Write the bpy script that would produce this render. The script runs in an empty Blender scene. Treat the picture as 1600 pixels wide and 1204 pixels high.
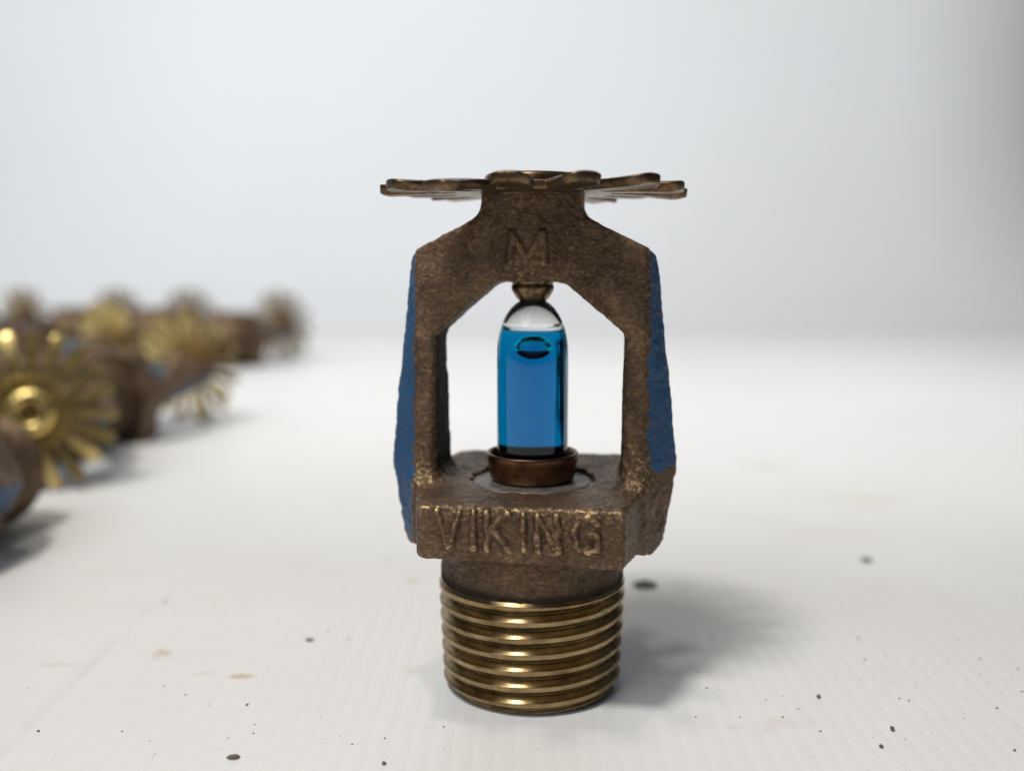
import bpy, bmesh, math, random
import numpy as np
from mathutils import Vector, Matrix, Euler

random.seed(7)
rng = np.random.default_rng(11)
S = 0.001                                   # shapes are written in millimetres
sc = bpy.context.scene
R = math.radians

# ------------------------------------------------------------------ camera
cam_d = bpy.data.cameras.new('camera')
cam = bpy.data.objects.new('camera', cam_d)
sc.collection.objects.link(cam)
sc.camera = cam
cam_d.sensor_width = 36.0
cam_d.lens = 35.1
cam_d.clip_start = 0.004
cam_d.clip_end = 20.0
cam.location = (0.0, -0.111, 0.0484)
cam.rotation_euler = (R(90 - 7.2), 0, 0)
cam_d.dof.use_dof = True
cam_d.dof.focus_distance = 0.1035
cam_d.dof.aperture_fstop = 13.0
cam_d.dof.aperture_blades = 0

# ------------------------------------------------------------------ light
world = bpy.data.worlds.new('World')
sc.world = world
world.use_nodes = True
bg = world.node_tree.nodes['Background']
bg.inputs[0].default_value = (0.80, 0.90, 1.0, 1)
bg.inputs[1].default_value = 0.08

def area(name, loc, target, size, power, col, size_y=None):
    d = bpy.data.lights.new(name, 'AREA')
    d.energy = power
    d.color = col
    d.size = size
    if size_y:
        d.shape = 'RECTANGLE'
        d.size_y = size_y
    else:
        d.shape = 'DISK'
    o = bpy.data.objects.new(name, d)
    sc.collection.objects.link(o)
    o.location = loc
    v = Vector(target) - Vector(loc)
    o.rotation_euler = v.to_track_quat('-Z', 'Y').to_euler()
    return o

area('desk_lamp', (-0.165, -0.190, 0.58), (0.0, 0.0, 0.02), 0.082, 2.2, (1.0, 0.955, 0.90))
area('ceiling_lamp', (-0.10, -0.03, 1.15), (0.02, 0.10, 0.0), 0.09, 2.1, (1.0, 0.91, 0.80))
area('backdrop_fill', (-0.15, 0.10, 0.42), (0.0, 0.87, 0.36), 1.1, 4.3, (0.93, 0.965, 1.0), 0.4)  # unseen fill added to brighten the backdrop
area('front_fill', (-0.45, -0.60, 0.95), (0.0, 0.50, 0.10), 0.7, 4.1, (0.97, 0.98, 1.0))  # soft fill added behind the camera to even out backdrop and table

sc.view_settings.view_transform = 'Standard'
sc.view_settings.look = 'None'
sc.view_settings.exposure = 0.0
sc.view_settings.gamma = 1.0
sc.cycles.use_denoising = True
sc.cycles.max_bounces = 16
sc.cycles.transmission_bounces = 14
sc.cycles.glossy_bounces = 6
sc.cycles.diffuse_bounces = 5
sc.cycles.sample_clamp_indirect = 6.0
sc.cycles.caustics_reflective = False
sc.cycles.caustics_refractive = True

# ------------------------------------------------------------------ helpers
def link(o, parent=None):
    sc.collection.objects.link(o)
    if parent is not None:
        o.parent = parent
    return o

def tag(o, label=None, cat=None, group=None, kind=None):
    if label: o['label'] = label
    if cat: o['category'] = cat
    if group: o['group'] = group
    if kind: o['kind'] = kind
    return o

def mesh_obj(name, verts, faces, mat, parent=None, smooth=True):
    me = bpy.data.meshes.new(name)
    me.from_pydata([tuple(v) for v in verts], [], [tuple(f) for f in faces])
    me.update()
    me.materials.append(mat)
    if smooth:
        me.polygons.foreach_set('use_smooth', [True] * len(me.polygons))
    return link(bpy.data.objects.new(name, me), parent)

def mesh_np(name, verts, quads, mat, parent=None, smooth=True, attrs=None):
    me = bpy.data.meshes.new(name)
    nv, nf = len(verts), len(quads)
    me.vertices.add(nv)
    me.vertices.foreach_set('co', np.asarray(verts, np.float32).ravel())
    me.loops.add(nf * 4)
    me.loops.foreach_set('vertex_index', np.asarray(quads, np.int32).ravel())
    me.polygons.add(nf)
    me.polygons.foreach_set('loop_start', np.arange(0, nf * 4, 4, dtype=np.int32))
    me.polygons.foreach_set('use_smooth', np.full(nf, smooth))
    me.update(calc_edges=True)
    me.validate()
    if attrs:
        for k, a in attrs.items():
            at = me.attributes.new(k, 'FLOAT', 'POINT')
            at.data.foreach_set('value', np.asarray(a, np.float32))
    me.materials.append(mat)
    return link(bpy.data.objects.new(name, me), parent)

def lathe(name, prof, mat, parent=None, n=96, wob=0.0):
    """prof: list of (r, z) in mm, from outside top order so that normals point out."""
    vs, fs = [], []
    rings = []
    for (r, z) in prof:
        if r < 1e-6:
            rings.append([len(vs)]); vs.append((0, 0, z * S))
        else:
            idx = []
            for i in range(n):
                a = 2 * math.pi * i / n
                rr = r * (1 + wob * math.sin(3 * a + z))
                idx.append(len(vs)); vs.append((rr * math.cos(a) * S, rr * math.sin(a) * S, z * S))
            rings.append(idx)
    for a, b in zip(rings[:-1], rings[1:]):
        if len(a) == 1 and len(b) == 1: continue
        for i in range(n):
            j = (i + 1) % n
            if len(a) == 1: fs.append((a[0], b[j], b[i]))
            elif len(b) == 1: fs.append((a[i], a[j], b[0]))
            else: fs.append((a[i], a[j], b[j], b[i]))
    o = mesh_obj(name, vs, fs, mat, parent)
    bm = bmesh.new(); bm.from_mesh(o.data)
    bmesh.ops.recalc_face_normals(bm, faces=bm.faces)
    bm.to_mesh(o.data); bm.free()
    return o

def arc(cx, cz, r, a0, a1, n):
    return [(cx + r * math.cos(R(a0 + (a1 - a0) * i / n)), cz + r * math.sin(R(a0 + (a1 - a0) * i / n))) for i in range(n + 1)]

# ------------------------------------------------------------------ materials
def new_mat(name):
    m = bpy.data.materials.new(name)
    m.use_nodes = True
    nt = m.node_tree
    b = nt.nodes['Principled BSDF']
    return m, nt, b

class N:
    """small node helper"""
    def __init__(s, nt): s.nt = nt
    def n(s, t, **kw):
        nd = s.nt.nodes.new(t)
        for k, v in kw.items(): setattr(nd, k, v)
        return nd
    def l(s, a, b): s.nt.links.new(a, b)
    def coord(s): return s.n('ShaderNodeTexCoord').outputs['Object']
    def noise(s, vec, scale, detail=4, rough=0.55, dist=0.0):
        nd = s.n('ShaderNodeTexNoise')
        nd.inputs['Scale'].default_value = scale
        nd.inputs['Detail'].default_value = detail
        nd.inputs['Roughness'].default_value = rough
        nd.inputs['Distortion'].default_value = dist
        s.l(vec, nd.inputs['Vector'])
        return nd.outputs['Fac']
    def ramp(s, fac, stops):
        nd = s.n('ShaderNodeValToRGB')
        e = nd.color_ramp.elements
        e[0].position, e[0].color = stops[0][0], stops[0][1]
        e[1].position, e[1].color = stops[-1][0], stops[-1][1]
        for p, c in stops[1:-1]:
            x = e.new(p); x.color = c
        s.l(fac, nd.inputs['Fac'])
        return nd.outputs['Color']
    def math(s, op, a, b=None, clamp=False):
        nd = s.n('ShaderNodeMath', operation=op, use_clamp=clamp)
        for i, v in enumerate((a, b)):
            if v is None: continue
            if isinstance(v, (int, float)): nd.inputs[i].default_value = v
            else: s.l(v, nd.inputs[i])
        return nd.outputs[0]
    def mix(s, fac, a, b):
        nd = s.n('ShaderNodeMix', data_type='RGBA')
        for i, v in ((0, fac), (6, a), (7, b)):
            if isinstance(v, (int, float)): nd.inputs[i].default_value = v
            elif isinstance(v, tuple): nd.inputs[i].default_value = v
            else: s.l(v, nd.inputs[i])
        return nd.outputs[2]
    def mapr(s, v, a, b, c=0.0, d=1.0):
        nd = s.n('ShaderNodeMapRange')
        s.l(v, nd.inputs[0])
        for i, x in enumerate((a, b, c, d)): nd.inputs[i + 1].default_value = x
        return nd.outputs[0]
    def bump(s, h, dist, strength, bsdf, prev=None):
        nd = s.n('ShaderNodeBump')
        nd.inputs['Strength'].default_value = strength
        nd.inputs['Distance'].default_value = dist
        s.l(h, nd.inputs['Height'])
        if prev is not None: s.l(prev, nd.inputs['Normal'])
        if bsdf is not None: s.l(nd.outputs[0], bsdf.inputs['Normal'])
        return nd.outputs[0]

def c(r, g, b): return (r, g, b, 1.0)

def mat_cast(name='cast_bronze', half=False):
    m, nt, b = new_mat(name); k = N(nt)
    co = k.coord()
    n1 = k.noise(co, 260, 6, 0.6)
    mps = k.n('ShaderNodeMapping'); mps.inputs['Scale'].default_value = (1, 1, 1.35); k.l(co, mps.inputs['Vector'])
    n2 = k.noise(mps.outputs[0], 2100, 4, 0.68)
    n3 = k.noise(co, 4200, 3, 0.6)
    base = k.ramp(n1, [(0.25, c(0.085, 0.052, 0.032)), (0.50, c(0.145, 0.092, 0.055)), (0.75, c(0.215, 0.140, 0.084))])
    grain = k.ramp(n2, [(0.30, c(0.28, 0.26, 0.24)), (0.50, c(0.72, 0.69, 0.65)), (0.70, c(1.8, 1.60, 1.30))])
    mul = k.n('ShaderNodeMix', data_type='RGBA', blend_type='MULTIPLY'); mul.inputs[0].default_value = 0.62
    k.l(base, mul.inputs[6]); k.l(grain, mul.inputs[7])
    geo = k.n('ShaderNodeNewGeometry')
    pt = geo.outputs['Pointiness']
    wn = k.math('ADD', pt, k.math('MULTIPLY', k.math('SUBTRACT', n2, 0.5), 0.10))
    wear = k.mapr(wn, 0.515, 0.575)
    att = k.n('ShaderNodeAttribute', attribute_name='rub_glint')
    wear = k.math('MULTIPLY', wear, k.math('ADD', k.math('MULTIPLY', att.outputs['Fac'], 1.1), 0.26), clamp=True)
    wear = k.math('ADD', wear, k.math('MULTIPLY', k.mapr(n2, 0.50, 0.66), k.math('MULTIPLY', att.outputs['Fac'], 0.8)), clamp=True)
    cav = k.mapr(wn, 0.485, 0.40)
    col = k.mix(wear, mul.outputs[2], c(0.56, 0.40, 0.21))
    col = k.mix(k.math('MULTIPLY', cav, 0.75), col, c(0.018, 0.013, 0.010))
    # cavity shade painted inside the opening, and grime packed round the foot of the neck
    gr_ = k.n('ShaderNodeAttribute', attribute_name='grime_shade').outputs['Fac']
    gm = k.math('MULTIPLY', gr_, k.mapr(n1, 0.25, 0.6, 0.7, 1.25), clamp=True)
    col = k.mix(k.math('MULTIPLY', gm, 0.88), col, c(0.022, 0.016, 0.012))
    # blue paint on the outer faces of the arms
    pa = k.n('ShaderNodeAttribute', attribute_name='paint').outputs['Fac']
    n5 = k.noise(co, 700, 4, 0.65)
    pe = k.math('ADD', pa, k.math('MULTIPLY', k.math('SUBTRACT', n5, 0.56), 2.3))
    pe = k.math('ADD', pe, k.math('MULTIPLY', k.math('SUBTRACT', k.noise(co, 190, 3, 0.5), 0.5), 1.6))
    pm = k.mapr(pe, -0.04, 0.10)
    if half:                                   # these castings kept paint on one side of each wing only
        sp = k.n('ShaderNodeSeparateXYZ'); k.l(co, sp.inputs[0])
        pm = k.math('MULTIPLY', pm, k.mapr(sp.outputs[1], 0.0, 0.0006))
    flake = k.math('MAXIMUM', k.mapr(n2, 0.68, 0.71), k.mapr(k.noise(co, 520, 3, 0.55), 0.655, 0.675))
    pm = k.math('MULTIPLY', pm, k.math('SUBTRACT', 1.0, k.math('MULTIPLY', flake, 0.8)))
    bl = k.ramp(n1, [(0.3, c(0.007, 0.046, 0.120)), (0.6, c(0.011, 0.074, 0.185)), (0.8, c(0.022, 0.090, 0.20))])
    bl = k.mix(k.math('MULTIPLY', k.mapr(n2, 0.38, 0.28), 0.8), bl, c(0.012, 0.03, 0.07))
    col = k.mix(pm, col, bl)
    k.l(col, b.inputs['Base Color'])
    met = k.math('MULTIPLY', k.math('SUBTRACT', 1.0, pm), k.math('ADD', 0.60, k.math('MULTIPLY', wear, 0.4)))
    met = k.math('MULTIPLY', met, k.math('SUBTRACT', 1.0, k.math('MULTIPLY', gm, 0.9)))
    k.l(met, b.inputs['Metallic'])
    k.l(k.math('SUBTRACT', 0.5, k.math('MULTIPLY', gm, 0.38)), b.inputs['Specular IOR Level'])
    ro = k.math('SUBTRACT', k.mapr(n2, 0.3, 0.7, 0.56, 0.36), k.math('MULTIPLY', wear, 0.12))
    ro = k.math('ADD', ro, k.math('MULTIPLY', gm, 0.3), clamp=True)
    k.l(ro, b.inputs['Roughness'])
    b1 = k.bump(n2, 0.00022, 0.75, None)
    k.bump(n3, 0.00008, 0.7, b, b1)
    return m

def mat_metal(name, dark, mid, light, rough=(0.25, 0.42), sc1=300, bump=0.00004, metallic=1.0, stretch=None, cavity=None):
    m, nt, b = new_mat(name); k = N(nt)
    co = k.coord()
    if stretch:
        mp = k.n('ShaderNodeMapping'); mp.inputs['Scale'].default_value = stretch
        k.l(co, mp.inputs['Vector']); co2 = mp.outputs[0]
    else: co2 = co
    n1 = k.noise(co, sc1, 5, 0.6)
    n2 = k.noise(co2, 1800, 4, 0.65)
    fac = k.math('ADD', k.math('MULTIPLY', n1, 0.6), k.math('MULTIPLY', n2, 0.4))
    col = k.ramp(fac, [(0.36, dark), (0.5, mid), (0.64, light)])
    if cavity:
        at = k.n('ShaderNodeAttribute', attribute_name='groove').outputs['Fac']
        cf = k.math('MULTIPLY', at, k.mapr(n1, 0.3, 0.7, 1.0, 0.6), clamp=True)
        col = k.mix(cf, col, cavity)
    k.l(col, b.inputs['Base Color'])
    b.inputs['Metallic'].default_value = metallic
    k.l(k.mapr(n2, 0.3, 0.7, rough[1], rough[0]), b.inputs['Roughness'])
    k.bump(n2, bump, 0.6, b)
    return m

M_cast = mat_cast()
M_cast_half = mat_cast('cast_bronze_half_painted', True)
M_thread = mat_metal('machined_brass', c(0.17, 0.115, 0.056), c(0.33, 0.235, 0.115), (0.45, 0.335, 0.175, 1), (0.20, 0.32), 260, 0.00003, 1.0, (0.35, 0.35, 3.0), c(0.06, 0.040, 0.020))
M_thread_old = mat_metal('dull_brass', c(0.07, 0.045, 0.025), c(0.14, 0.09, 0.05), c(0.22, 0.15, 0.085), (0.42, 0.60), 260, 0.00004, 0.8)
M_defl = mat_metal('stamped_bronze', c(0.07, 0.043, 0.025), c(0.15, 0.098, 0.055), c(0.26, 0.18, 0.10), (0.28, 0.45), 420)
M_defl2 = mat_metal('yellow_brass', c(0.36, 0.26, 0.09), c(0.62, 0.47, 0.18), c(0.80, 0.64, 0.28), (0.22, 0.38), 300)
M_defl3 = mat_metal('brown_brass', c(0.22, 0.145, 0.06), c(0.38, 0.265, 0.12), c(0.54, 0.40, 0.19), (0.28, 0.45), 300)
M_cap = mat_metal('cap_brass', c(0.10, 0.07, 0.038), c(0.20, 0.145, 0.08), c(0.30, 0.22, 0.12), (0.25, 0.40), 900)
M_cup = mat_metal('copper', c(0.085, 0.045, 0.027), c(0.165, 0.088, 0.053), c(0.27, 0.15, 0.09), (0.26, 0.42), 500, 0.00003, 1.0, (1, 1, 4))
M_wash = mat_metal('grey_nickel', c(0.09, 0.078, 0.066), c(0.19, 0.17, 0.15), c(0.27, 0.25, 0.235), (0.40, 0.60), 600, 0.00003, 0.6)

def turned(m):
    # lathe-turned surface: the tool marks run round the axis and stretch highlights along it
    nt = m.node_tree; b = nt.nodes['Principled BSDF']
    t = nt.nodes.new('ShaderNodeTangent'); t.direction_type = 'RADIAL'; t.axis = 'Z'
    nt.links.new(t.outputs[0], b.inputs['Tangent'])
    b.inputs['Anisotropic'].default_value = 0.85
    b.inputs['Anisotropic Rotation'].default_value = 0.25
turned(M_thread); turned(M_cap)

def mat_glass():
    m = bpy.data.materials.new('clear_glass'); m.use_nodes = True
    nt = m.node_tree; nt.nodes.clear(); k = N(nt)
    g = k.n('ShaderNodeBsdfGlass'); g.inputs['IOR'].default_value = 1.5; sp = k.n('ShaderNodeSeparateXYZ'); k.l(k.coord(), sp.inputs[0])
    k.l(k.mapr(sp.outputs[2], 0.0412, 0.0432, 0.0, 0.30), g.inputs['Roughness'])   # the sealed tip is frosted
    k.l(k.mix(k.mapr(sp.outputs[2], 0.0405, 0.0435), c(0.97, 0.98, 0.98), c(0.50, 0.51, 0.53)), g.inputs['Color'])
    n = k.noise(k.coord(), 900, 2, 0.5)
    b = k.bump(n, 0.00001, 0.35, None); k.l(b, g.inputs['Normal'])
    o = k.n('ShaderNodeOutputMaterial'); k.l(g.outputs[0], o.inputs[0])
    return m

def mat_liquid(name, ior, absorb, dens):
    m = bpy.data.materials.new(name); m.use_nodes = True
    nt = m.node_tree; nt.nodes.clear(); k = N(nt)
    g = k.n('ShaderNodeBsdfGlass'); g.inputs['IOR'].default_value = ior; g.inputs['Roughness'].default_value = 0.0
    o = k.n('ShaderNodeOutputMaterial'); k.l(g.outputs[0], o.inputs[0])
    if absorb:
        v = k.n('ShaderNodeVolumeAbsorption'); v.inputs[0].default_value = absorb; v.inputs[1].default_value = dens
        k.l(v.outputs[0], o.inputs[1])
    return m

M_glass = mat_glass()
M_liquid = mat_liquid('blue_liquid', 0.965, c(0.0, 0.862, 0.932), 2150)
M_bubble = mat_liquid('air', 0.70, None, 0)

def mat_table():
    m, nt, b = new_mat('white_fluted_plastic'); k = N(nt)
    co = k.coord()
    n_big = k.noise(co, 9, 4, 0.6)
    n_mid = k.noise(co, 60, 5, 0.65, 0.6)
    n_fin = k.noise(co, 420, 4, 0.6)
    col = k.mix(k.mapr(n_big, 0.35, 0.65), c(0.735, 0.73, 0.715), c(0.775, 0.772, 0.762))
    # scattered brown smudges
    mp = k.n('ShaderNodeMapping'); mp.inputs['Scale'].default_value = (1.0, 1.4, 1); mp.inputs['Rotation'].default_value = (0, 0, 0.5)
    k.l(co, mp.inputs['Vector'])
    sm = k.math('MULTIPLY', k.mapr(k.noise(mp.outputs[0], 48, 3, 0.5, 0.8), 0.64, 0.74), k.mapr(n_fin, 0.40, 0.62))
    col = k.mix(k.math('MULTIPLY', sm, 0.20), col, c(0.52, 0.40, 0.27))
    sm2 = k.mapr(k.noise(mp.outputs[0], 14, 3, 0.5, 0.4), 0.58, 0.72)
    col = k.mix(k.math('MULTIPLY', sm2, 0.14), col, c(0.64, 0.56, 0.44))
    # named stains: x, y, rx, ry, strength (mm)
    st = [(-43.5, 7.5, 1.3, 1.9, .62), (-31.5, 0.8, 2.0, 0.9, .80), (-36.5, 1.6, 2.2, 0.5, .30), (-55, 4, 4, 0.5, .30), (60, 122, 8, 9, .16), (72, 88, 10, 7, .16), (45, 72, 10, 5, .08),
          (-15, 36, 1.2, 1.6, .5), (-12, 2, 1.6, 0.9, .22), (58, 62, 16, 7, .08), (-62, 40, 9, 4, .08)]
    sep = k.n('ShaderNodeSeparateXYZ'); k.l(co, sep.inputs[0])
    for (x, y, rx, ry, s) in st:
        dx = k.math('DIVIDE', k.math('SUBTRACT', sep.outputs[0], x * S), rx * S)
        dy = k.math('DIVIDE', k.math('SUBTRACT', sep.outputs[1], y * S), ry * S)
        d = k.math('ADD', k.math('MULTIPLY', dx, dx), k.math('MULTIPLY', dy, dy))
        d = k.math('ADD', d, k.math('MULTIPLY', k.math('SUBTRACT', k.noise(co, 700, 4, 0.6, 1.0), 0.5), 4.5 if rx < 6 else 1.2))
        f = k.mapr(d, 1.0, 0.0, 0.0, s)
        col = k.mix(f, col, c(0.56, 0.40, 0.22))
    # fine dark grime points
    vo = k.n('ShaderNodeTexVoronoi'); vo.inputs['Scale'].default_value = 260
    k.l(co, vo.inputs['Vector'])
    pts = k.math('MULTIPLY', k.mapr(vo.outputs['Distance'], 0.10, 0.05), k.mapr(k.noise(co, 90, 2, 0.5), 0.60, 0.66))
    col = k.mix(k.math('MULTIPLY', pts, 0.5), col, c(0.20, 0.17, 0.14))
    # short scratches
    for (rot, off) in ((0.35, 0.0), (-0.9, 0.3), (1.5, 0.7)):
        ms = k.n('ShaderNodeMapping'); ms.inputs['Rotation'].default_value = (0, 0, rot); ms.inputs['Location'].default_value = (off, off, 0); ms.inputs['Scale'].default_value = (1, 14, 1)
        k.l(co, ms.inputs['Vector'])
        sc_ = k.mapr(k.noise(ms.outputs[0], 120, 2, 0.4), 0.700, 0.735)
        col = k.mix(k.math('MULTIPLY', sc_, 0.16), col, c(0.42, 0.38, 0.33))
    # a long scuffed crease left of the sprinkler
    cr = k.math('ABSOLUTE', k.math('ADD', sep.outputs[0], 0.0508))
    crf = k.math('MULTIPLY', k.mapr(cr, 0.0011, 0.0002), k.mapr(n_mid, 0.40, 0.62))
    crf = k.math('MULTIPLY', crf, k.mapr(sep.outputs[1], 0.035, 0.010))
    col = k.mix(k.math('MULTIPLY', crf, 0.30), col, c(0.50, 0.46, 0.40))
    k.l(col, b.inputs['Base Color'])
    b.inputs['Roughness'].default_value = 0.48
    b.inputs['Specular IOR Level'].default_value = 0.35
    # flutes of the corrugated sheet, running away from the camera
    wx = k.math('MULTIPLY', k.math('ADD', sep.outputs[0], k.math('MULTIPLY', n_big, 0.003)), 2 * math.pi / 0.0042)
    wv = k.math('ABSOLUTE', k.math('SINE', wx))
    b1 = k.bump(wv, 0.00006, 0.6, None)
    b2 = k.bump(n_mid, 0.0006, 0.12, None, b1)
    k.bump(n_fin, 0.00005, 0.12, b, b2)
    return m

def mat_plain(name, col, rough=0.8, var=0.04, scale=6):
    m, nt, b = new_mat(name); k = N(nt)
    n = k.noise(k.coord(), scale, 4, 0.6)
    lo = tuple(x * (1 - var) for x in col[:3]) + (1,)
    hi = tuple(min(1, x * (1 + var)) for x in col[:3]) + (1,)
    k.l(k.ramp(n, [(0.3, lo), (0.7, hi)]), b.inputs['Base Color'])
    b.inputs['Roughness'].default_value = rough
    return m
M_table = mat_table()
M_back = mat_plain('white_card', c(0.80, 0.81, 0.82), 0.85, 0.02, 3)
M_wall = mat_plain('grey_wall', c(0.16, 0.18, 0.20), 0.9, 0.06, 3)
M_fleck = mat_plain('dark_fleck', c(0.09, 0.095, 0.095), 0.7, 0.3, 900)
M_rust = mat_plain('brown_chip', c(0.14, 0.10, 0.075), 0.7, 0.3, 900)

# ------------------------------------------------------------------ setting
def sheet(name, x0, x1, y0, y1, t, mat):
    bm = bmesh.new()
    bmesh.ops.create_cube(bm, size=1)
    bmesh.ops.scale(bm, vec=(x1 - x0, y1 - y0, t), verts=bm.verts)
    bmesh.ops.translate(bm, vec=((x0 + x1) / 2, (y0 + y1) / 2, -t / 2), verts=bm.verts)
    me = bpy.data.meshes.new(name); bm.to_mesh(me); bm.free()
    me.materials.append(mat)
    return link(bpy.data.objects.new(name, me))
table = sheet('table_surface', -1.4, 1.4, -0.5, 0.95, 0.004, M_table)
tag(table, kind='structure')

def backdrop():
    # card standing behind the table: flat, then turning away at its right-hand end
    path = [(-1.6, 0.89, -90), (-0.8, 0.89, -90), (0.0, 0.89, -90), (0.38, 0.89, -90)]
    cx, cy, rad = 0.38, 1.22, 0.33
    for i in range(1, 25):
        a = R(-90 + 100 * i / 24)
        path.append((cx + rad * math.cos(a), cy + rad * math.sin(a), math.degrees(a)))
    vs, fs = [], []
    r = 0.22                                     # the foot of the card sweeps forward onto the table
    zs = [r * (1 - math.cos(R(90 * i / 14))) + 0.0006 for i in range(15)] + [0.35, 0.5, 1.0, 1.6]
    for (x, y, nd) in path:
        for z in zs:
            off = r - math.sqrt(max(0, r * r - (r - z + 0.0006) ** 2)) if z < r else 0.0
            vs.append((x + off * math.cos(R(nd)), y + off * math.sin(R(nd)), z))
    n = len(zs)
    for i in range(len(path) - 1):
        for j in range(n - 1):
            fs.append((i * n + j, (i + 1) * n + j, (i + 1) * n + j + 1, i * n + j + 1))
    o = mesh_obj('backdrop', vs, fs, M_back)
    md = o.modifiers.new('thickness', 'SOLIDIFY'); md.thickness = 0.002; md.offset = -1
    return tag(o, kind='structure')
backdrop()
w = sheet('wall', -2.5, 3.0, 0, 1, 0.02, M_wall)
w.scale = (1, 2.4, 1); w.rotation_euler = (R(90), 0, 0); w.location = (0, 2.3, -0.6)
tag(w, kind='structure')

# ------------------------------------------------------------------ signed-distance casting
def poly_sdf(px, pz, pts):
    d = np.full(px.shape, 1e9, np.float32)
    s = np.ones(px.shape, np.float32)
    n = len(pts)
    for i in range(n):
        ax, az = pts[i]; bx, bz = pts[i - 1]
        ex, ez = bx - ax, bz - az
        wx, wz = px - ax, pz - az
        t = np.clip((wx * ex + wz * ez) / (ex * ex + ez * ez), 0, 1)
        qx, qz = wx - ex * t, wz - ez * t
        d = np.minimum(d, qx * qx + qz * qz)
        c1 = pz >= az; c2 = pz < bz; c3 = ex * wz > ez * wx
        flip = (c1 & c2 & c3) | (~c1 & ~c2 & ~c3)
        s = np.where(flip, -s, s)
    return s * np.sqrt(d)

def smin(a, b, k):
    h = np.clip(0.5 + 0.5 * (b - a) / k, 0, 1)
    return b + (a - b) * h - k * h * (1 - h)
def smax(a, b, k): return -smin(-a, -b, k)

def lattice_noise(X, Y, Z, cell, seed):
    """trilinear value noise on separable axis vectors X, Y, Z"""
    g = np.random.default_rng(seed)
    def ax(v):
        u = (v - v[0]) / cell
        i = np.floor(u).astype(int); f = (u - i).astype(np.float32)
        return i, f * f * (3 - 2 * f)
    ix, fx = ax(X); iy, fy = ax(Y); iz, fz = ax(Z)
    L = g.uniform(-1, 1, (ix.max() + 2, iy.max() + 2, iz.max() + 2)).astype(np.float32)
    A = L[ix] * (1 - fx)[:, None, None] + L[ix + 1] * fx[:, None, None]
    A = A[:, iy] * (1 - fy)[None, :, None] + A[:, iy + 1] * fy[None, :, None]
    return A[:, :, iz] * (1 - fz) + A[:, :, iz + 1] * fz

def surface_nets(D, X, Y, Z):
    nx, ny, nz = D.shape
    ins = D < 0
    cnt = np.zeros((nx - 1, ny - 1, nz - 1), np.int8)
    for dx in (0, 1):
        for dy in (0, 1):
            for dz in (0, 1):
                cnt += ins[dx:nx - 1 + dx, dy:ny - 1 + dy, dz:nz - 1 + dz]
    act = (cnt > 0) & (cnt < 8)
    ci = np.argwhere(act)
    idx = np.full(act.shape, -1, np.int64); idx[act] = np.arange(len(ci))
    acc = np.zeros((len(ci), 3)); num = np.zeros(len(ci))
    corners = [(a, b_, c_) for a in (0, 1) for b_ in (0, 1) for c_ in (0, 1)]
    for a in corners:
        for axis in range(3):
            if a[axis]: continue
            b_ = list(a); b_[axis] = 1
            da = D[ci[:, 0] + a[0], ci[:, 1] + a[1], ci[:, 2] + a[2]]
            db = D[ci[:, 0] + b_[0], ci[:, 1] + b_[1], ci[:, 2] + b_[2]]
            m = (da < 0) != (db < 0)
            t = np.where(m, da / np.where(m, da - db, 1), 0)
            p = np.tile(np.array(a, float), (len(ci), 1)); p[:, axis] = t
            acc += p * m[:, None]; num += m
    P = ci + acc / num[:, None]
    h = X[1] - X[0]
    V = np.stack([X[0] + P[:, 0] * h, Y[0] + P[:, 1] * h, Z[0] + P[:, 2] * h], 1)
    quads = []
    for axis in range(3):
        sl = [slice(None)] * 3; sl2 = [slice(None)] * 3
        sl[axis] = slice(0, -1); sl2[axis] = slice(1, None)
        ch = ins[tuple(sl)] != ins[tuple(sl2)]
        e = np.argwhere(ch)
        o1, o2 = [(1, 2), (2, 0), (0, 1)][axis]
        e = e[(e[:, o1] > 0) & (e[:, o2] > 0) & (e[:, o1] < D.shape[o1] - 1) & (e[:, o2] < D.shape[o2] - 1)]
        def cell(d1, d2):
            q = e.copy(); q[:, o1] -= d1; q[:, o2] -= d2
            return idx[q[:, 0], q[:, 1], q[:, 2]]
        q = np.stack([cell(1, 1), cell(0, 1), cell(0, 0), cell(1, 0)], 1)
        inside = ins[e[:, 0], e[:, 1], e[:, 2]]
        q[~inside] = q[~inside][:, ::-1]
        quads.append(q)
    return V, np.concatenate(quads)

def seg_dist(px, pz, segs):
    d = np.full(px.shape, 1e9, np.float32)
    for (ax, az, bx, bz) in segs:
        ex, ez = bx - ax, bz - az
        wx, wz = px - ax, pz - az
        t = np.clip((wx * ex + wz * ez) / (ex * ex + ez * ez), 0, 1)
        d = np.minimum(d, np.hypot(wx - ex * t, wz - ez * t))
    return d

LET = {'V': [(0, 1, .5, 0), (.5, 0, 1, 1)], 'I': [(0, 0, 0, 1)], 'K': [(0, 0, 0, 1), (0, .45, .85, 1), (.25, .6, .95, 0)],
       'N': [(0, 0, 0, 1), (0, 1, .9, 0), (.9, 0, .9, 1)],
       'G': [(.95, .82, .6, 1), (.6, 1, .25, .92), (.25, .92, 0, .5), (0, .5, .25, .08), (.25, .08, .6, 0), (.6, 0, .95, .1), (.95, .1, .95, .45), (.95, .45, .55, .45)],
       'M': [(0, 0, .05, 1), (.05, 1, .5, .1), (.5, .1, .95, 1), (.95, 1, 1, 0)]}

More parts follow.
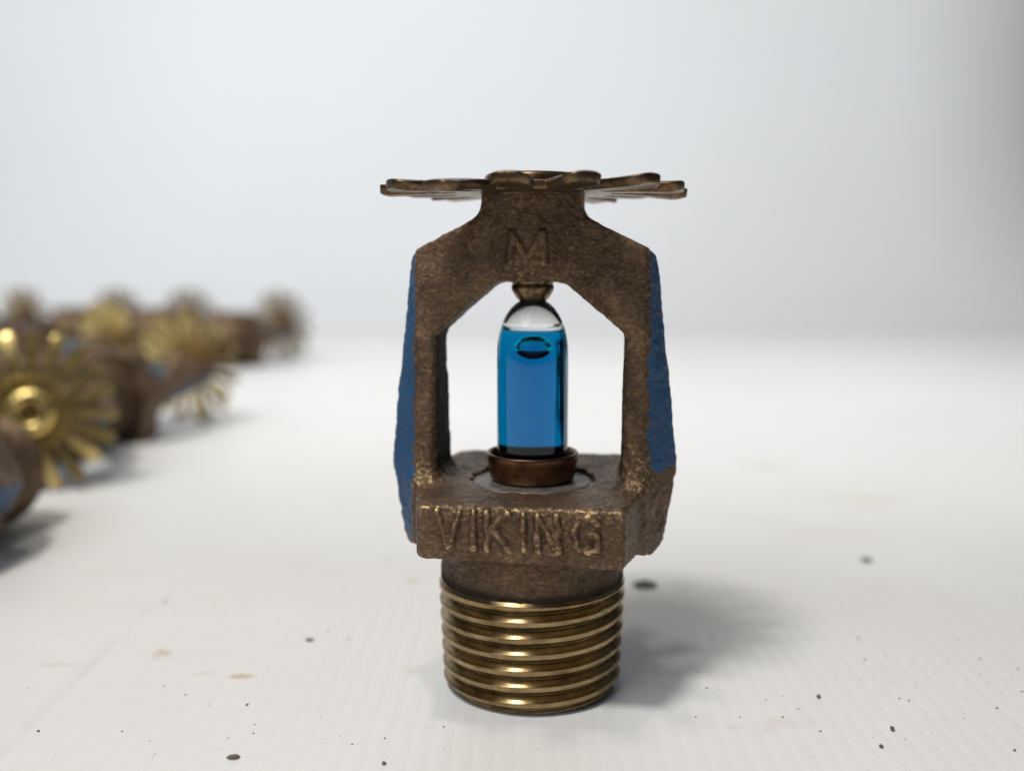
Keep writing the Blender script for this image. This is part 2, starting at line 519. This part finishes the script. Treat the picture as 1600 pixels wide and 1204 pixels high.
def frame_sdf():
    h = 0.155
    X = np.arange(-17.6, 17.61, h, dtype=np.float32)
    Y = np.arange(-13.6, 13.61, h, dtype=np.float32)
    Z = np.arange(11.3, 56.6, h, dtype=np.float32)
    x = X[:, None, None]; y = Y[None, :, None]; z = Z[None, None, :]
    ax = np.abs(x); ay = np.abs(y)
    gx, gz = np.meshgrid(X, Z, indexing='ij')
    agx = np.abs(gx)
    half = [(0, 55.5), (5.15, 55.5), (5.1, 54.6), (5.4, 53.7), (6.1, 52.9), (7.6, 52.0), (10.3, 50.7), (12.9, 49.35), (13.5, 48.6), (13.75, 47.3),
            (14.35, 41.5), (15.3, 34.0), (16.1, 25.6), (14.8, 17.3), (14.4, 16.7), (13.4, 16.7), (11.6, 18.2), (0, 18.2)]
    out = poly_sdf(agx, gz, half + [(-3, 18.2), (-3, 55.5)])
    hole = poly_sdf(agx, gz, [(-3, 46.2), (3.0, 46.2), (3.7, 45.9), (9.9, 40.7), (10.15, 40.2), (10.15, 36), (9.95, 26), (9.9, 21), (-3, 21)])
    d2 = smax(out, -hole, 0.35)[:, None, :]
    # thickness of the arms, chamfered to a blunt outer edge
    T = 2.65 + np.clip((49 - z) / 23, 0, 1.15) * 1.5
    W = np.interp(Z, [16.7, 17.3, 25.6, 34, 41.5, 47.3, 50], [14.6, 14.8, 16.1, 15.3, 14.35, 13.75, 13.3])[None, None, :] + 0.35 - 12.4
    W = np.maximum(W, 0.6).astype(np.float32)
    ch = ((ax - 12.4) / W + ay / T - 1) / np.sqrt(1 / W ** 2 + 1 / T ** 2)
    arm = smax(smax(d2, ay - T, 0.35), ch, 0.25)
    # inner bevel of the arms
    iw = ((10.9 - ax) + (ay - T) * 0.9 - 0.15) * 0.7
    arm = np.where(z < 40, smax(arm, iw, 0.3), arm)
    # boss round the compression screw
    rr = np.sqrt(x * x + y * y)
    boss = smax(smax(rr - 5.15, z - 55.5, 0.3), 46.2 - z + np.clip(rr - 3.4, 0, 2) * 0.9, 0.5)
    arm = smin(arm, boss, 1.6)
    arm = smax(arm, -hole[:, None, :] - 0.25, 0.3)
    # block
    px, py = np.meshgrid(X, Y, indexing='ij')
    plan = poly_sdf(np.abs(px), np.abs(py), [(-4, -4), (-4, 12.1), (10.3, 12.1), (10.75, 11.6), (12.2, 5.5), (12.9, 3), (13.0, -4)])[:, :, None]
    top = 23.95 + 0.05 * y
    blk = smax(smax(plan, z - top, 0.7), 17.3 - 0.028 * x - z, 0.8)
    # the front face leans very slightly and swells in the middle
    d = smin(arm, blk, 2.0)
    d = smax(d, plan_outer(x, y, z), 0.2)
    neck = smax(smax(rr - 10.35, z - 19, 0.1), 12.0 - z, 0.2)
    d = smin(d, neck, 0.7)
    # letters standing on the front of the block
    def word(txt, x0, z0, hgt, wid, gap):
        segs = []; cx = x0
        for ch_ in txt:
            w_ = 0 if ch_ == 'I' else wid
            segs += [(cx + a * w_, z0 + b_ * hgt, cx + c_ * w_, z0 + e * hgt) for (a, b_, c_, e) in LET[ch_]]
            cx += w_ + gap
        return segs
    ls = seg_dist(gx, gz, word('VIKING', -8.5, 18.95, 3.7, 2.35, 1.42))[:, None, :]
    soft = 0.20 * lattice_noise(X, np.array([0., 1.]), Z, 1.0, 5)[:, :1, :]
    L1 = np.sqrt(ls ** 2 + (y + 12.0) ** 2 * 0.6) - (0.44 + soft)
    d = np.where(y < -9, smin(d, L1, 0.18), d)
    ms = seg_dist(gx, gz, word('M', -1.9, 48.0, 3.1, 3.7, 0))[:, None, :]
    L2 = np.sqrt(ms ** 2 + (np.sqrt(np.maximum(rr, 0.01) ** 2) - 5.05) ** 2) - 0.47
    d = np.where(y < -2, smin(d, L2, 0.15), d)
    # washer recess
    d = smax(d, -smax(smax(rr - 6.75 + 0.5 * lattice_noise(X, Y, np.array([0., 1.]), 1.1, 9)[:, :, :1], 23.35 - z, 0.1), z - 25.5, 0.1), 0.25)
    # casting skin
    d = d + 0.085 * lattice_noise(X, Y, Z, 2.3, 1) + 0.060 * lattice_noise(X, Y, Z, 0.8, 2)
    d = d + 0.050 * lattice_noise(X, Y, Z, 0.36, 3) * (1 + 0.8 * (ax > 12.6) - 0.2 * (y < -10.5))
    V, Q = surface_nets(d.astype(np.float32), X, Y, Z)
    x, y, z = V[:, 0], V[:, 1], V[:, 2]
    lim = np.where(x > 0, 25.4, 17.6)
    paint = np.minimum(np.minimum((np.abs(x) - 12.75) * 1.3, (z - lim) * 0.8), (49.4 - z) * 0.9)
    Tv = 2.65 + np.clip((49 - z) / 23, 0, 1.15) * 1.5
    paint = np.where((x < 0), paint + 0.12, paint - 0.02)
    # rubbed bright places: block edges, feet of the arms; letter bottoms get a painted highlight
    rub_glint = np.zeros(len(V))
    fy = np.clip((-y - 11.6) / 0.9, 0, 1)
    rub_glint += fy * np.exp(-((z - 18.95) / 0.6) ** 2) * np.clip((-y - 12.15) / 0.25, 0, 1) * 1.0
    rub_glint += fy * 0.06
    rub_glint += np.exp(-((z - 23.2) / 0.7) ** 2) * np.clip((-y - 10.6) / 1.2, 0, 1) * 0.9
    rub_glint += np.exp(-((np.abs(x) - 11.6) / 1.4) ** 2) * np.exp(-((z - 25.6) / 1.9) ** 2) * (y < -1) * 1.1
    rub_glint += 0.25 * np.exp(-((z - 46.4) / 0.6) ** 2)
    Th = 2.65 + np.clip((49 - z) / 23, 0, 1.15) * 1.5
    inner = np.clip((10.75 - np.abs(x)) / 0.5, 0, 1) * np.clip((z - 24.6) / 1.2, 0, 1) * np.clip((46.6 - z) / 0.5, 0, 1) * np.clip((y + Th - 0.25) / 0.5, 0, 1)  # shade put into the colour of the inner arm faces
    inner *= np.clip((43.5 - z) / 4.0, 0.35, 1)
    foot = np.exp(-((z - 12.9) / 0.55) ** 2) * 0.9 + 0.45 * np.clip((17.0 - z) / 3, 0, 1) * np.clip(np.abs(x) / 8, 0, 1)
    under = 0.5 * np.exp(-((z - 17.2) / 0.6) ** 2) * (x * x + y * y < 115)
    grime_shade = np.clip(inner + foot + under, 0, 1)
    V2 = V * S
    return V2, Q, dict(paint=paint, rub_glint=np.clip(rub_glint, 0, 1), grime_shade=grime_shade)

def plan_outer(x, y, z):
    return np.abs(y) - 12.9 + 0 * x + 0 * z

# ------------------------------------------------------------------ sprinkler parts
def make_thread(parent):
    pitch, n = 1.814, 320
    zs = np.arange(0.0, 12.75, 0.055)
    th = np.linspace(0, 2 * np.pi, n, endpoint=False)
    Zg, Tg = np.meshgrid(zs, th, indexing='ij')
    Rc = 10.15 + 0.042 * Zg
    ph = (Zg / pitch - Tg / (2 * np.pi)) % 1.0
    tri = np.abs(ph - 0.5) * 2                      # 1 at the crest, 0 at the root
    prof = np.clip((1 - tri) * 1.50 - 0.40, 0, 1)
    prof = prof * 0.8 + 0.2 * prof ** 2 * (3 - 2 * prof)
    depth = 0.80 * np.clip((12.6 - Zg) / 0.7, 0, 1) * np.clip(Zg / 0.9 + 0.1, 0, 1)
    Rr = Rc - depth * prof - np.clip(1.15 - Zg, 0, 2) * 0.75
    Rr += 0.02 * np.sin(9 * Tg + 2 * Zg) * rng.uniform(0.2, 1, (len(zs), 1))
    Rr = Rr - np.clip(Zg - 12.35, 0, 1) * 0.9
    for _ in range(22):
        t0, z0, w_, d_ = rng.uniform(0, 2 * np.pi), rng.uniform(0.8, 12.2), rng.uniform(0.10, 0.45), rng.uniform(0.05, 0.20)
        dt = (Tg - t0 + np.pi) % (2 * np.pi) - np.pi
        Rr = Rr - d_ * np.exp(-((dt * 10 / w_) ** 2 + ((Zg - z0) / (w_ * 0.8)) ** 2)) * (1 - prof)
    V = np.stack([Rr * np.cos(Tg), Rr * np.sin(Tg), Zg], -1).reshape(-1, 3)
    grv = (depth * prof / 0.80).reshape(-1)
    m = len(zs)
    i = np.arange(m - 1)[:, None]; j = np.arange(n)[None, :]; jn = (j + 1) % n
    Q = np.stack([i * n + j, i * n + jn, (i + 1) * n + jn, (i + 1) * n + j], -1).reshape(-1, 4)
    # lower rim and bore
    rings = [(8.2, 0.0), (7.8, 0.4), (7.8, 9.0), (0.4, 9.2)]
    base = len(V); ext = []
    for (r, zz) in rings:
        ext.append(np.stack([r * np.cos(th), r * np.sin(th), np.full(n, zz)], -1))
    V = np.concatenate([V] + ext)
    grv = np.concatenate([grv, np.full(len(V) - base, 0.7)])
    prev = np.arange(n); qs = []
    for q in range(len(rings)):
        cur = base + q * n + np.arange(n)
        qs.append(np.stack([prev, cur, np.roll(cur, -1), np.roll(prev, -1)], -1))
        prev = cur
    Q = np.concatenate([Q] + qs)
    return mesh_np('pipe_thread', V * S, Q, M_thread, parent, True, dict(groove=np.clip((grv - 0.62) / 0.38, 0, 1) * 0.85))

def make_deflector(parent, teeth, slot, r_in, Ro, z0, thick, mat, phase=0.0, bend=None, name='deflector'):
    per = 28
    nth = teeth * per
    bm = bmesh.new()
    radii_in = [0.8, 2.5, 4.5, 5.5, 6.8, 7.9, r_in]
    nout = 12
    grid = {}
    cen = bm.verts.new((0, 0, z0 * S))
    def zoff(r, k, u):
        z = z0 + 0.0012 * r * r * 0.6
        if bend: z += bend(r, k, u)
        return z
    slotn = int(round(per * slot))
    jit = [random.uniform(-0.35, 0.35) for _ in range(teeth)]
    def pos(i, r, rel=None):
        k = (i % nth) // per
        a = 2 * math.pi * i / nth + phase
        return k, a
    inner = []
    for r in radii_in:
        ring = []
        for i in range(nth):
            a = 2 * math.pi * i / nth + phase
            ring.append(bm.verts.new((r * S * math.cos(a), r * S * math.sin(a), zoff(r, i // per, 0.5) * S if r < r_in else zoff(r, 0, 0.5) * S)))
        inner.append(ring)
    for i in range(nth):
        bm.faces.new((cen, inner[0][i], inner[0][(i + 1) % nth]))
        for a, b_ in zip(inner[:-1], inner[1:]):
            bm.faces.new((a[i], b_[i], b_[(i + 1) % nth], a[(i + 1) % nth]))
    for t in range(teeth):
        i0 = t * per + slotn // 2
        i1 = (t + 1) * per - (slotn - slotn // 2)
        cols = list(range(i0, i1 + 1))
        prev = [inner[-1][i % nth] for i in cols]
        for q in range(1, nout + 1):
            row = []
            for i in cols:
                u = (i - i0) / (i1 - i0)
                e = abs(u - 0.5) * 2
                Rt = Ro + jit[t] - 1.1 * max(0, (e - 0.35) / 0.65) ** 2.4
                f = q / nout
                r = r_in + (Rt - r_in) * f
                a = 2 * math.pi * i / nth + phase
                am = 2 * math.pi * ((i0 + i1) / 2) / nth + phase
                a = am + (a - am) * (1 - 0.10 * f)
                row.append(bm.verts.new((r * S * math.cos(a), r * S * math.sin(a), zoff(r, t, u) * S)))
            for a_, b_, c_, d_ in zip(prev[:-1], row[:-1], row[1:], prev[1:]):
                bm.faces.new((a_, b_, c_, d_))
            prev = row
    bmesh.ops.recalc_face_normals(bm, faces=bm.faces)
    up = sum(f.normal.z for f in bm.faces)
    if up < 0: bmesh.ops.reverse_faces(bm, faces=bm.faces)
    me = bpy.data.meshes.new(name); bm.to_mesh(me); bm.free()
    tmp = bpy.data.objects.new('tmp', me); sc.collection.objects.link(tmp)
    s = tmp.modifiers.new('s', 'SOLIDIFY'); s.thickness = thick * S; s.offset = -1
    b2 = tmp.modifiers.new('b', 'BEVEL'); b2.width = 0.16 * S; b2.segments = 2; b2.limit_method = 'ANGLE'; b2.angle_limit = R(50)
    dg = bpy.context.evaluated_depsgraph_get()
    me2 = bpy.data.meshes.new_from_object(tmp.evaluated_get(dg))
    bpy.data.objects.remove(tmp)
    me2.materials.clear(); me2.materials.append(mat)
    me2.polygons.foreach_set('use_smooth', [True] * len(me2.polygons))
    me2.name = name
    o = link(bpy.data.objects.new(name, me2), parent)
    return o

def children(o): return [x for x in sc.objects if x.parent == o]

# ---- the upright sprinkler in the middle
head = link(bpy.data.objects.new('fire_sprinkler', None))
tag(head, 'bronze fire sprinkler standing upright on its threaded end, blue liquid bulb in its open frame', 'fire sprinkler', 'fire sprinklers on the white surface')
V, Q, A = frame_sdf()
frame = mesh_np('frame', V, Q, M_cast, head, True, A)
frame['label'] = 'cast bronze frame with blue painted outer faces and raised lettering'
make_thread(head)
washer = lathe('washer', [(0, 23.72), (5.4, 23.72), (6.3, 23.70), (6.7, 23.62), (6.82, 23.45), (6.82, 23.1), (0, 23.1)], M_wash, head)
cup = lathe('bulb_cup', [(0, 23.9), (4.10, 23.9), (4.2, 24.3), (4.72, 26.6), (4.85, 26.88), (5.06, 26.94), (5.2, 26.78), (5.22, 26.45), (5.06, 25.9),
                         (4.98, 25.4), (4.86, 24.5), (4.72, 24.0), (4.5, 23.75), (0, 23.75)], M_cup, head, 128, 0.002)
# glass bulb: outer glass, liquid in it, bubble in the liquid
dome = [(0, 44.2), (0.7, 44.12), (1.35, 43.88), (1.9, 43.52), (2.45, 43.0), (2.95, 42.3), (3.3, 41.6), (3.58, 40.8), (3.8, 39.9), (3.95, 38.9), (4.0, 37.0),
        (4.0, 27.5), (3.97, 26.0), (3.75, 25.1), (3.1, 24.5), (0, 24.4)]
bulb = lathe('glass_bulb', dome, M_glass, head, 160)
liq = lathe('liquid', [(0, 40.45), (2.6, 40.42), (2.95, 40.25), (3.2, 39.8), (3.42, 39.0), (3.52, 38.0), (3.52, 27.4), (3.45, 26.6), (3.2, 25.9), (2.6, 25.5), (0, 25.3)], M_liquid, bulb, 160)
bub_prof = [(1.75 * math.cos(t), 38.75 + 1.3 * math.sin(t)) for t in np.linspace(math.pi / 2, -math.pi / 2, 25)]
bub_prof[0] = (0, bub_prof[0][1]); bub_prof[-1] = (0, bub_prof[-1][1])
bub = lathe('bubble', bub_prof, M_bubble, bulb, 64)
bub.location = (0.15 * S, -0.9 * S, 0)
screw = lathe('cap_screw', [(0, 46.4), (2.45, 46.4), (2.45, 46.15), (2.3, 45.65), (2.05, 45.6), (0, 45.6)], M_cap, head)
cap = lathe('bulb_cap', [(0, 45.62), (2.2, 45.62), (2.36, 45.5), (2.36, 45.15), (2.22, 44.8), (1.85, 44.2), (1.45, 43.8), (1.3, 43.7), (0, 43.7)], M_cap, head)
def bend_main(r, k, u):
    e = abs(u - 0.5) * 2
    t = max(0, (r - 9) / 8)
    drop = {13: -0.65, 12: -0.15, 11: -0.2, 10: 0.25, 3: -0.2, 2: 0.1, 1: 0.05, 0: 0.0, 4: -0.5, 5: 0.2, 6: -0.3, 8: 0.3}
    return t * t * (drop.get(k, 0) + 0.08) - 0.40 * t * e * e
defl = make_deflector(head, 14, 0.37, 8.6, 16.9, 56.35, 1.0, M_defl, R(-90 - 9.5) - 2 * math.pi / 28 + R(7.5), bend_main)
hub = lathe('deflector_hub', [(0, 57.55), (4.6, 57.6), (5.1, 57.5), (5.3, 57.2), (5.35, 56.2), (5.2, 55.2), (0, 55.0)], M_defl, head, 96, 0.004)

# ---- heads lying on the sheet behind, made from the same castings with a deflector of finer teeth
def copy_obj(o, parent=None):
    n = o.copy(); sc.collection.objects.link(n); n.parent = parent
    return n
def bend_fine(r, k, u):
    t = max(0, (r - 8) / 9)
    return (-1.7 if k % 2 else 0.25) * t * t
lying = link(bpy.data.objects.new('fire_sprinkler', None))
for ch in (frame, [x for x in children(head) if x.name.startswith('pipe_thread')][0], washer, cup, screw, cap):
    copy_obj(ch, lying)
fr2 = [x for x in children(lying) if x.name.startswith('frame')][0]
fr2.data = frame.data.copy(); fr2.data.materials.clear(); fr2.data.materials.append(M_cast_half)
fr2['label'] = 'brown cast frame with blue paint left on its lower side'
th2 = [x for x in children(lying) if x.name.startswith('pipe_thread')][0]
th2.data = th2.data.copy(); th2.data.materials.clear(); th2.data.materials.append(M_thread_old)
gb = copy_obj(bulb, lying); copy_obj(liq, gb); copy_obj(bub, gb)
d2 = make_deflector(lying, 20, 0.40, 7.2, 16.9, 56.35, 1.0, M_defl2, 0.1, bend_fine)
hub2 = lathe('deflector_hub', [(2.1, 55.2), (2.1, 57.9), (2.5, 58.6), (3.3, 58.75), (4.2, 58.5), (4.9, 57.8), (5.3, 56.6), (5.35, 55.2)], M_defl2, lying, 64)

def points(root):
    out = []
    for c1 in children(root):
        if c1.type == 'MESH' and c1.name.split('.')[0] in ('frame', 'deflector', 'pipe_thread', 'deflector_hub'):
            a = np.empty(len(c1.data.vertices) * 3, np.float32)
            c1.data.vertices.foreach_get('co', a)
            out.append((c1.name.split('.')[0], a.reshape(-1, 3)[::11]))
    return out
PTS = points(lying)

def lay(root, x, y, az, roll):
    """lay the head so that its deflector and frame both touch; az = heading of the deflector end (degrees, 0 = +x)"""
    def M(tilt):
        return Matrix.Rotation(R(az), 3, 'Z') @ Matrix.Rotation(R(90 - tilt), 3, 'Y') @ Matrix.Rotation(R(roll), 3, 'Z')
    lo, hi = -14.0, 20.0
    for _ in range(24):
        t = (lo + hi) / 2
        m = np.array(M(t))
        zd = min((p @ m[2]).min() for n_, p in PTS if n_ == 'deflector')
        zb = min((p @ m[2]).min() for n_, p in PTS if n_ != 'deflector')
        if zd < zb: lo = t
        else: hi = t
    m3 = M(t)
    off = m3 @ Vector((0, 0, 56 * S))
    root.matrix_world = Matrix.Translation((x * S - off.x, y * S - off.y, -min(zd, zb))) @ m3.to_4x4()

def copy_tree(root):
    n = copy_obj(root)
    for c1 in children(root):
        c2 = copy_obj(c1, n)
        for g in children(c1): copy_obj(g, c2)
    return n

def remat(root, mat):
    for c1 in children(root):
        if c1.name.startswith('deflector'):
            c1.data = MESH_BY[(c1.name.split('.')[0], mat.name)]
MESH_BY = {}
for o in (d2, hub2):
    nm = o.name.split('.')[0]
    MESH_BY[(nm, M_defl2.name)] = o.data
    q = o.data.copy(); q.materials.clear(); q.materials.append(M_defl3)
    MESH_BY[(nm, M_defl3.name)] = q

# x, y of the deflector centre (mm), heading of the deflector end, roll, deflector metal, label
SPOTS = [
    (-100, 94, -70, -90, M_defl2, 'nearest lying brass sprinkler, toothed disc and dark hub hole facing the camera'),
    (-97, 187, 73, -90, M_defl2, 'dark brown lying sprinkler behind the nearest toothed disc, yellow teeth at its far right end'),
    (-97, 13, 268, -90, M_defl2, 'brown sprinkler body cut off by the left edge in front of the nearest toothed disc'),
    (-112, 376, 68, -90, M_defl3, 'brown sprinkler lying at right end of the far row, spiky disc pointing away'),
    (-168, 412, 80, -90, M_defl3, 'blurred lying sprinkler in the far row, second from its right end'),
    (-208, 420, 76, -90, M_defl3, 'blurred lying sprinkler in the far row, third from its right end'),
    (-262, 428, 72, -90, M_defl3, 'blurred lying sprinkler at left end of the far row, beside the photo edge'),
    (-150, 262, 60, -90, M_defl2, 'brass lying sprinkler in the middle row, above and behind the nearest toothed disc'),
]
for i, (x, y, az, roll, mt, lab) in enumerate(SPOTS):
    o = lying if i == 0 else copy_tree(lying)
    tag(o, lab, 'fire sprinkler', 'fire sprinklers on the white surface')
    remat(o, mt)
    lay(o, x, y, az, roll)

head.location = (2.3 * S, 0, 0)
head.rotation_euler = (0, 0, R(-7.5))

# ------------------------------------------------------------------ flecks and grit lying on the sheet
def px(u, v, z=0.0):
    """point of the sheet seen at photo pixel (u, v): used once, to read positions off the photograph"""
    a = R(7.2) + math.atan((v - 602) / 1560)
    dist = (48.4 - z) / math.tan(a)
    depth = dist * math.cos(R(7.2)) + (48.4 - z) * math.sin(R(7.2))
    return (u - 800) / 1560 * depth, dist - 111

def chip_geo(cx, cy, lx, ly, hz, rot, g):
    bm = bmesh.new()
    bmesh.ops.create_icosphere(bm, subdivisions=2, radius=1)
    for v in bm.verts:
        k = 1 + g.uniform(-0.28, 0.28)
        v.co = Vector((v.co.x * lx * k, v.co.y * ly * k, max(v.co.z, -0.6) * hz * k + hz * 0.6))
    bmesh.ops.rotate(bm, matrix=Matrix.Rotation(rot, 3, 'Z'), verts=bm.verts)
    zmin = min(v.co.z for v in bm.verts)
    for v in bm.verts: v.co = Vector((v.co.x + cx, v.co.y + cy, v.co.z - zmin)) * S
    return bm

g = random.Random(3)
def fleck(u, v, wpx, hpx, mat, label, rot=0.0, tall=0.25):
    x, y = px(u, v)
    d = y + 111
    s = d * 1.02 / 1560
    bm = chip_geo(0, 0, wpx * s / 2, max(hpx * s / 2 / math.sin(math.atan(48.4 / d)) , 0.1), tall, rot, g)
    me = bpy.data.meshes.new('fleck'); bm.to_mesh(me); bm.free(); me.materials.append(mat)
    o = link(bpy.data.objects.new('fleck', me)); o.location = (x * S, y * S, 0)
    return tag(o, label, 'fleck')
fleck(1008, 915, 34, 12, M_fleck, 'dark oval fleck lying just right of the sprinkler thread, at the edge of its shadow', -0.35, 0.30)
fleck(1353, 875, 17, 6, M_fleck, 'small grey fleck lying alone on the sheet far right of the sprinkler', 0.1, 0.18)
fleck(365, 1184, 20, 6, M_rust, 'brown elongated chip near the bottom edge, left of the sprinkler', -0.02, 0.20)
fleck(484, 1000, 14, 4, M_fleck, 'grey-green fleck left of the thread, beside two faint smudges', -0.2, 0.14)
fleck(1394, 1140, 6, 5, M_fleck, 'small round black fleck near the lower right of the sheet', 0.0, 0.22)
fleck(1279, 1089, 7, 4, M_fleck, 'small black fleck on the sheet between the shadow and the lower right corner', -0.3, 0.20)
fleck(1377, 1167, 6, 4, M_fleck, 'small grey fleck directly below left of the round black one, lower right', 0.3, 0.18)
fleck(600, 1193, 7, 4, M_fleck, 'small dark fleck at the very bottom edge, left of the sprinkler base', 0.0, 0.16)

grit = bmesh.new()
spots = [(290, 1085, 5), (256, 1071, 4), (386, 1101, 7), (398, 1131, 4), (396, 1145, 4), (550, 1162, 5), (601, 1153, 6), (693, 1135, 4), (191, 1142, 4), (512, 986, 5),
         (545, 997, 6), (258, 941, 6), (60, 1142, 8), (198, 1001, 4), (1025, 1017, 4), (1113, 997, 5), (1091, 1049, 4), (1104, 1075, 6), (1123, 1077, 3), (1197, 1093, 4),
         (1223, 1120, 5), (1351, 1030, 6), (1383, 1023, 4), (1405, 1091, 5), (1420, 1094, 5), (1558, 1106, 6), (1531, 1029, 5), (1590, 1045, 5), (1585, 1172, 8), (1087, 1120, 4),
         (1156, 1120, 4), (1282, 1142, 5), (1341, 997, 5), (1497, 999, 3), (1597, 1080, 5), (1432, 1072, 3), (606, 872, 6), (1290, 1021, 3), (715, 1083, 4), (100, 992, 3)]
spots += [(random.uniform(0, 1600), random.uniform(930, 1204), random.uniform(1.2, 3.0)) for _ in range(110)]
spots += [(random.gauss(1380, 110), random.gauss(1035, 45), random.uniform(1.2, 2.6)) for _ in range(40)]
vs, fs = [], []
for (u, v, s_) in spots:
    x, y = px(u, v)
    if math.hypot(x - 2.3, y) < 11: continue
    w_ = s_ * (y + 111) / 1560 * 0.30
    bm = chip_geo(x, y, w_ * g.uniform(0.9, 1.5), w_ * g.uniform(0.8, 1.5), w_ * 0.6, g.uniform(0, 3), g)
    b0 = len(vs)
    vs += [tuple(q.co) for q in bm.verts]
    bm.verts.index_update()
    fs += [tuple(b0 + q.index for q in f.verts) for f in bm.faces]
    bm.free()
gr = mesh_obj('grit', vs, fs, M_rust)
tag(gr, 'fine dark grit scattered over the white sheet', 'grit', None, 'stuff')
